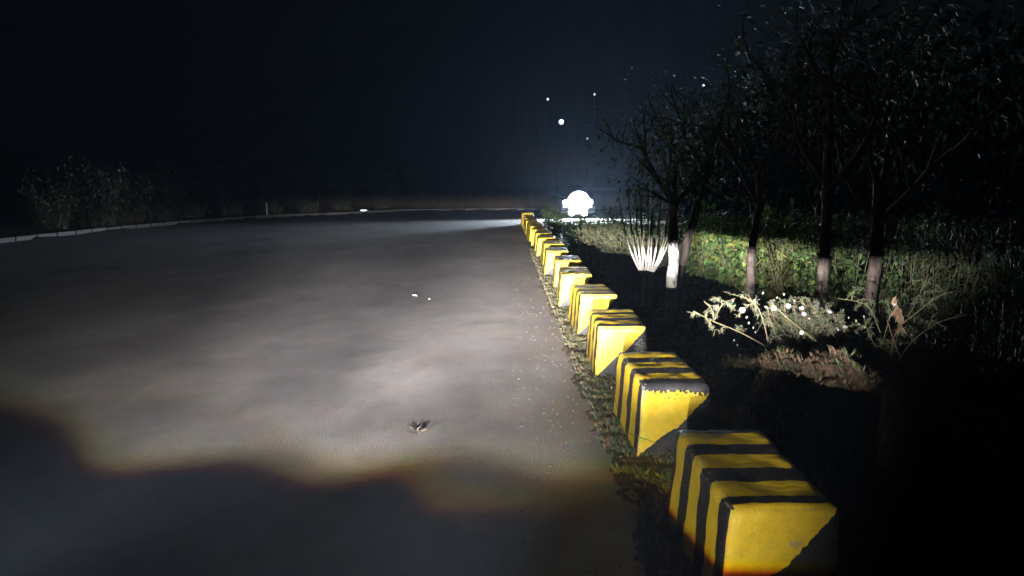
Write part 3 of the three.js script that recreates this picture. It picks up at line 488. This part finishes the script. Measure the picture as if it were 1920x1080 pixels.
const litterGeo = (() => { const L = new Leaves(); L.add(V(-0.02, 0, 0), V(1, 0.12, 0), V(0, 1, 0), 0.045, 0.022, [1, 1, 1], 0.2); const g = L.geo(); g.deleteAttribute('color'); return g; })();
const grassMat = new THREE.MeshPhysicalMaterial({ color: 0xffffff, roughness: 0.85 }), R6 = rng(606);
ground_cover('verge_grass', 'short dry grass and moss growing round the feet of the striped blocks', 22000, () => {
  const z = -2.0 - Math.pow(R6(), 1.5) * 18, e = roadEdge(z), x = e + 0.02 + R6() * 1.25, f = fbm(x * 2.6 + 3, z * 2.6, 3); if (f < -0.12 + 0.3 * R6() - 0.15) return null;
  const h = groundH(x, z); if (h < -0.005) return null; const g = 0.6 + 0.8 * R6(), d = R6() < 0.55;
  return { x, y: h - 0.004, z, r: R6() * 6.28, s: 0.3 + 0.45 * R6(), sy: 0.5 + 0.5 * R6(), tx: (R6() - 0.5) * 0.5, c: d ? [0.20 * g, 0.17 * g, 0.10 * g] : [0.10 * g, 0.115 * g, 0.05 * g] };
}, () => ({ geo: bladeGeo, mat: grassMat }));
ground_cover('low_grass', 'rough dry grass and herbs over the low ground behind the blocks', 20000, () => {
  const x = 1.5 + R6() * 5, z = -3.2 - R6() * 16, f = fbm(x * 1.1 + 9, z * 1.1, 3); if (f < -0.2 + 0.35 * (R6() - 0.5)) return null; const g = 0.6 + 0.8 * R6(), d = R6() < 0.6;
  return { x, y: groundH(x, z) - 0.005, z, r: R6() * 6.28, s: 0.4 + 0.7 * R6(), tx: (R6() - 0.5) * 0.7, c: d ? [0.19 * g, 0.13 * g, 0.08 * g] : [0.085 * g, 0.11 * g, 0.04 * g] };
}, () => ({ geo: bladeGeo, mat: grassMat }));
ground_cover('leaf_litter', 'fallen brown leaves strewn over the mound and the bank', 9000, () => {
  const x = 1.2 + R6() * 4.5, z = -3.5 - R6() * 11, g = 0.6 + 0.8 * R6(); return { x, y: groundH(x, z) + 0.008, z, r: R6() * 6.28, tx: (R6() - 0.5) * 1.2, tz: (R6() - 0.5) * 1.2, s: 0.35 + 0.6 * R6(), c: [0.17 * g, 0.125 * g, 0.075 * g] };
}, () => ({ geo: litterGeo, mat: grassMat }));
const pebbleGeo = (() => { const g = new THREE.IcosahedronGeometry(0.01, 1), p = g.attributes.position; for (let i = 0; i < p.count; i++) { const k = 1 + 0.25 * n3(p.getX(i) * 120, p.getY(i) * 120, p.getZ(i) * 120); p.setXYZ(i, p.getX(i) * k, p.getY(i) * k * 0.65, p.getZ(i) * k); } g.computeVertexNormals(); return g; })();
ground_cover('grit', 'loose grit and crumbs of soil along the edge of the road', 2600, () => {
  const z = -2.2 - Math.pow(R6(), 1.6) * 14, x = roadEdge(z) + 0.14 - Math.pow(R6(), 3) * 0.7, g = 0.5 + 0.6 * R6();
  return { x, y: Math.max(groundH(x, z), 0.004) + 0.002, z, r: R6() * 6.28, s: 0.12 + Math.pow(R6(), 4) * 0.7, c: [0.20 * g, 0.17 * g, 0.14 * g] };
}, () => ({ geo: pebbleGeo, mat: grassMat }));
// ------------------------------------------------------------------ small things on and beside the road
{ // crushed clump of dead leaf on the paving
  const t = thing('dry_leaf_clump', 'crushed dry leaf clump lying alone in the middle of the lit road', 'dry leaf', [-0.647, 0.006, -5.03], 0.3), R = rng(31);
  for (let k = 0; k < 9; k++) { const L = new Leaves(); L.add(V((R() - 0.5) * 0.07, 0.004 + 0.01 * R(), (R() - 0.5) * 0.05), V(R() - 0.5, 0.25 * R(), R() - 0.5), V(R() - 0.5, 1, R() - 0.5), 0.06 + 0.03 * R(), 0.03 + 0.015 * R(), k % 3 ? [0.34, 0.28, 0.22] : [0.05, 0.04, 0.03], 0.1); part('leaf_fragment', L.geo(), leafMat, t); }
}
const paper = std(0.75, 0.74, 0.70, 0.6);
const scrap = (s, seed) => { const g = new THREE.PlaneGeometry(s, s * 0.7, 6, 5), p = g.attributes.position; for (let i = 0; i < p.count; i++) p.setZ(i, 0.35 * s * (n2(p.getX(i) * 22 / s * 0.05 + seed, p.getY(i) * 22 / s * 0.05) + 0.6)); g.rotateX(-Math.PI / 2); g.computeVertexNormals(); return g; };
for (const [x, z, s, l, r] of [[-1.457, -11.49, 0.07, 'larger white scrap of litter on the road beyond the leaf clump', 0.4], [-1.207, -11.17, 0.045, 'smaller white scrap of litter on the road, right of the larger one', 1.2]]) { const m = part('litter_scrap', scrap(s, x), paper, null); m.position.set(x, 0.012, z); m.rotation.y = r; tag(m, l, 'litter', 'white scraps on the road'); }
{ // wire draped over the second block
  const t = thing('thin_wire', 'thin dark wire with a small knot hanging across the second block', 'wire', [0.74, 0, -4.6]), c = () => [0.10, 0.075, 0.04];
  const P = [[-0.052, 0.33, -0.74], [-0.050, 0.29, -0.60], [-0.048, 0.245, -0.45], [-0.05, 0.20, -0.28], [-0.048, 0.165, -0.10], [-0.005, 0.15, 0.017], [0.10, 0.115, 0.022], [0.17, 0.085, 0.03], [0.25, 0.03, 0.06]];
  part('strand', tube(P, 0.0016, 5, 40, c), stemMat, t);
  part('knot', new THREE.TorusGeometry(0.009, 0.0022, 6, 14).rotateY(1.3).translate(-0.054, 0.285, -0.585), std(0.35, 0.28, 0.12, 0.7), t);
}
{ // delineator post and reflector by the far kerb
  const t = thing('marker_post', 'thin white marker post standing at the far left kerb', 'post', [-12.75, 0.1, -40.4]);
  part('shaft', new THREE.CylinderGeometry(0.035, 0.04, 0.72, 12).translate(0, 0.3, 0), std(0.7, 0.7, 0.68, 0.5), t); part('cap', new THREE.SphereGeometry(0.037, 12, 6, 0, 6.283, 0, 1.57).translate(0, 0.66, 0), std(0.7, 0.7, 0.68, 0.5), t);
  const q = thing('kerb_lamp', 'small bright white marker light low on the kerb at the far bend', 'marker light', [-9.0, 0.03, -47.15], 0.2);
  part('casing', new RoundedBoxGeometry(0.46, 0.14, 0.16, 3, 0.03).translate(0, 0.1, 0), std(0.3, 0.3, 0.3, 0.6), q); part('lamp_face', new RoundedBoxGeometry(0.38, 0.085, 0.02, 2, 0.008).translate(0, 0.1, 0.082), std(0.9, 0.9, 0.9, 0.4, { emissive: 0xdfe6ff, emissiveIntensity: 1.4 }), q);
  const l = new THREE.PointLight(0xdfe6ff, 0.25); l.position.set(0, 0.1, 0.2); l.castShadow = true; q.add(l);
}
// bushes beyond the far left kerb
[[-16.3, -27.6, 0.9, 1.9, 'low shrub at the extreme left end of the far kerb'], [-15.9, -29.8, 1.0, 2.7, 'tall bushy shrub near the left end of the far kerb'], [-15.8, -32.0, 0.9, 2.2, 'shrub just right of the tall bushy one by the far kerb'], [-15.5, -34.5, 0.9, 2.3, 'rounded shrub fourth from the left beyond the kerb'], [-15.2, -37.0, 0.9, 2.0, 'low shrub fifth from the left beyond the kerb'], [-14.4, -40.0, 0.9, 2.4, 'shrub beyond the kerb just left of the marker post'], [-13.2, -43.0, 0.9, 2.2, 'faint shrub beyond the kerb just right of the marker post'], [-11.9, -45.8, 0.9, 2.7, 'tall faint shrub left of the small bright kerb light'], [-10.6, -48.4, 0.9, 2.4, 'faint shrub behind the small bright kerb light'], [-8.6, -51.4, 0.9, 2.5, 'faint shrub at the bend right of the bright kerb light'], [-6.4, -53.6, 0.9, 2.0, 'low faint shrub at the middle of the far bend'], [-3.6, -55, 1.0, 1.9, 'low faint shrub beyond the bend, left of the car glare']].forEach(([x, z, r, h, label], i) => {
  const o = makeShrub({ seed: 700 + i * 5, x, z, r, h, stems: 30, leaves: 26, len: 0.16, wid: 0.5, c: [0.12, 0.125, 0.055], yellow: 0.2, label, fluff: 0.3, sr: 0.018 }); o.userData.group = 'shrubs beyond the far kerb'; o.name = o.name.replace('leafy_shrub', 'kerbside_shrub');
});
// lamps far up the dark hillside
[[1050, 0.0774, 0.72, 40, 'brightest of the hillside lamps, straight above the oncoming car'], [1025, 0.1063, 0.42, 6, 'small hillside lamp up and left of the brightest one'], [1110, 0.1128, 0.4, 3, 'hillside lamp right of and above the brightest one'], [1307, 0.124, 0.42, 4, 'hillside lamp farthest right of the brighter ones'], [1098, 0.0523, 0.3, 2, 'faint hillside lamp closest above the oncoming car'], [1177, 0.1451, 0.3, 0.8, 'dim hillside lamp high between the brighter ones'], [1450, 0.2113, 0.35, 0.8, 'dim lamp near the top of the picture, high on the hill'], [1560, 0.1743, 0.3, 0.8, 'dim rightmost lamp high on the hillside']].forEach(([px, tan, s, glow, label]) => {
  // stands where the slope reaches that height of view
  let z = -82; const X = zz => (px - 960) / 1450 * -zz * 1.005; while (z > -300 && (groundH(X(z), z) + 4.2 - 1.667) / -z < tan) z -= 0.5;
  const x = X(z), t = thing('hillside_lamp', label, 'street lamp', [x, groundH(x, z), z], 0, 'lamps on the far hillside');
  part('post', new THREE.CylinderGeometry(0.06, 0.09, 4.6, 10).translate(0, 1.9, -0.25), blackTrim, t); part('arm', new THREE.CylinderGeometry(0.04, 0.04, 0.5, 8).rotateX(Math.PI / 2).translate(0, 4.2, -0.05), blackTrim, t);
  part('lamp_globe', new THREE.SphereGeometry(0.36 * s, 18, 12).translate(0, 4.2, 0.25), std(0.8, 0.8, 0.8, 0.4, { emissive: 0xe6ecff, emissiveIntensity: glow * 0.12 }), t);
  const l = new THREE.PointLight(0xe6ecff, glow * s * s * 0.3); l.position.set(0, 4.2, 0.25 + 0.36 * s + 0.06); l.castShadow = true; t.add(l);
});
{ // lone lamp low at the right edge
  const x = 16.0, z = -24.6, t = thing('garden_lamp', 'low lamp glowing faintly at the right edge beyond the shrubs', 'lamp', [x, groundH(x, z), z]);
  part('post', new THREE.CylinderGeometry(0.03, 0.035, 0.9, 10).translate(0, 0.3, 0), blackTrim, t); part('lamp_globe', new THREE.CylinderGeometry(0.07, 0.06, 0.2, 14).translate(0, 0.84, 0), std(0.8, 0.8, 0.8, 0.4, { emissive: 0xe6ecff, emissiveIntensity: 0.5 }), t); part('lamp_cap', new THREE.ConeGeometry(0.1, 0.07, 14).translate(0, 0.975, 0), blackTrim, t);
  const l = new THREE.PointLight(0xe6ecff, 0.05); l.position.set(0, 0.84, 0.12); l.castShadow = true; t.add(l);
}
renderer.render(scene, camera);
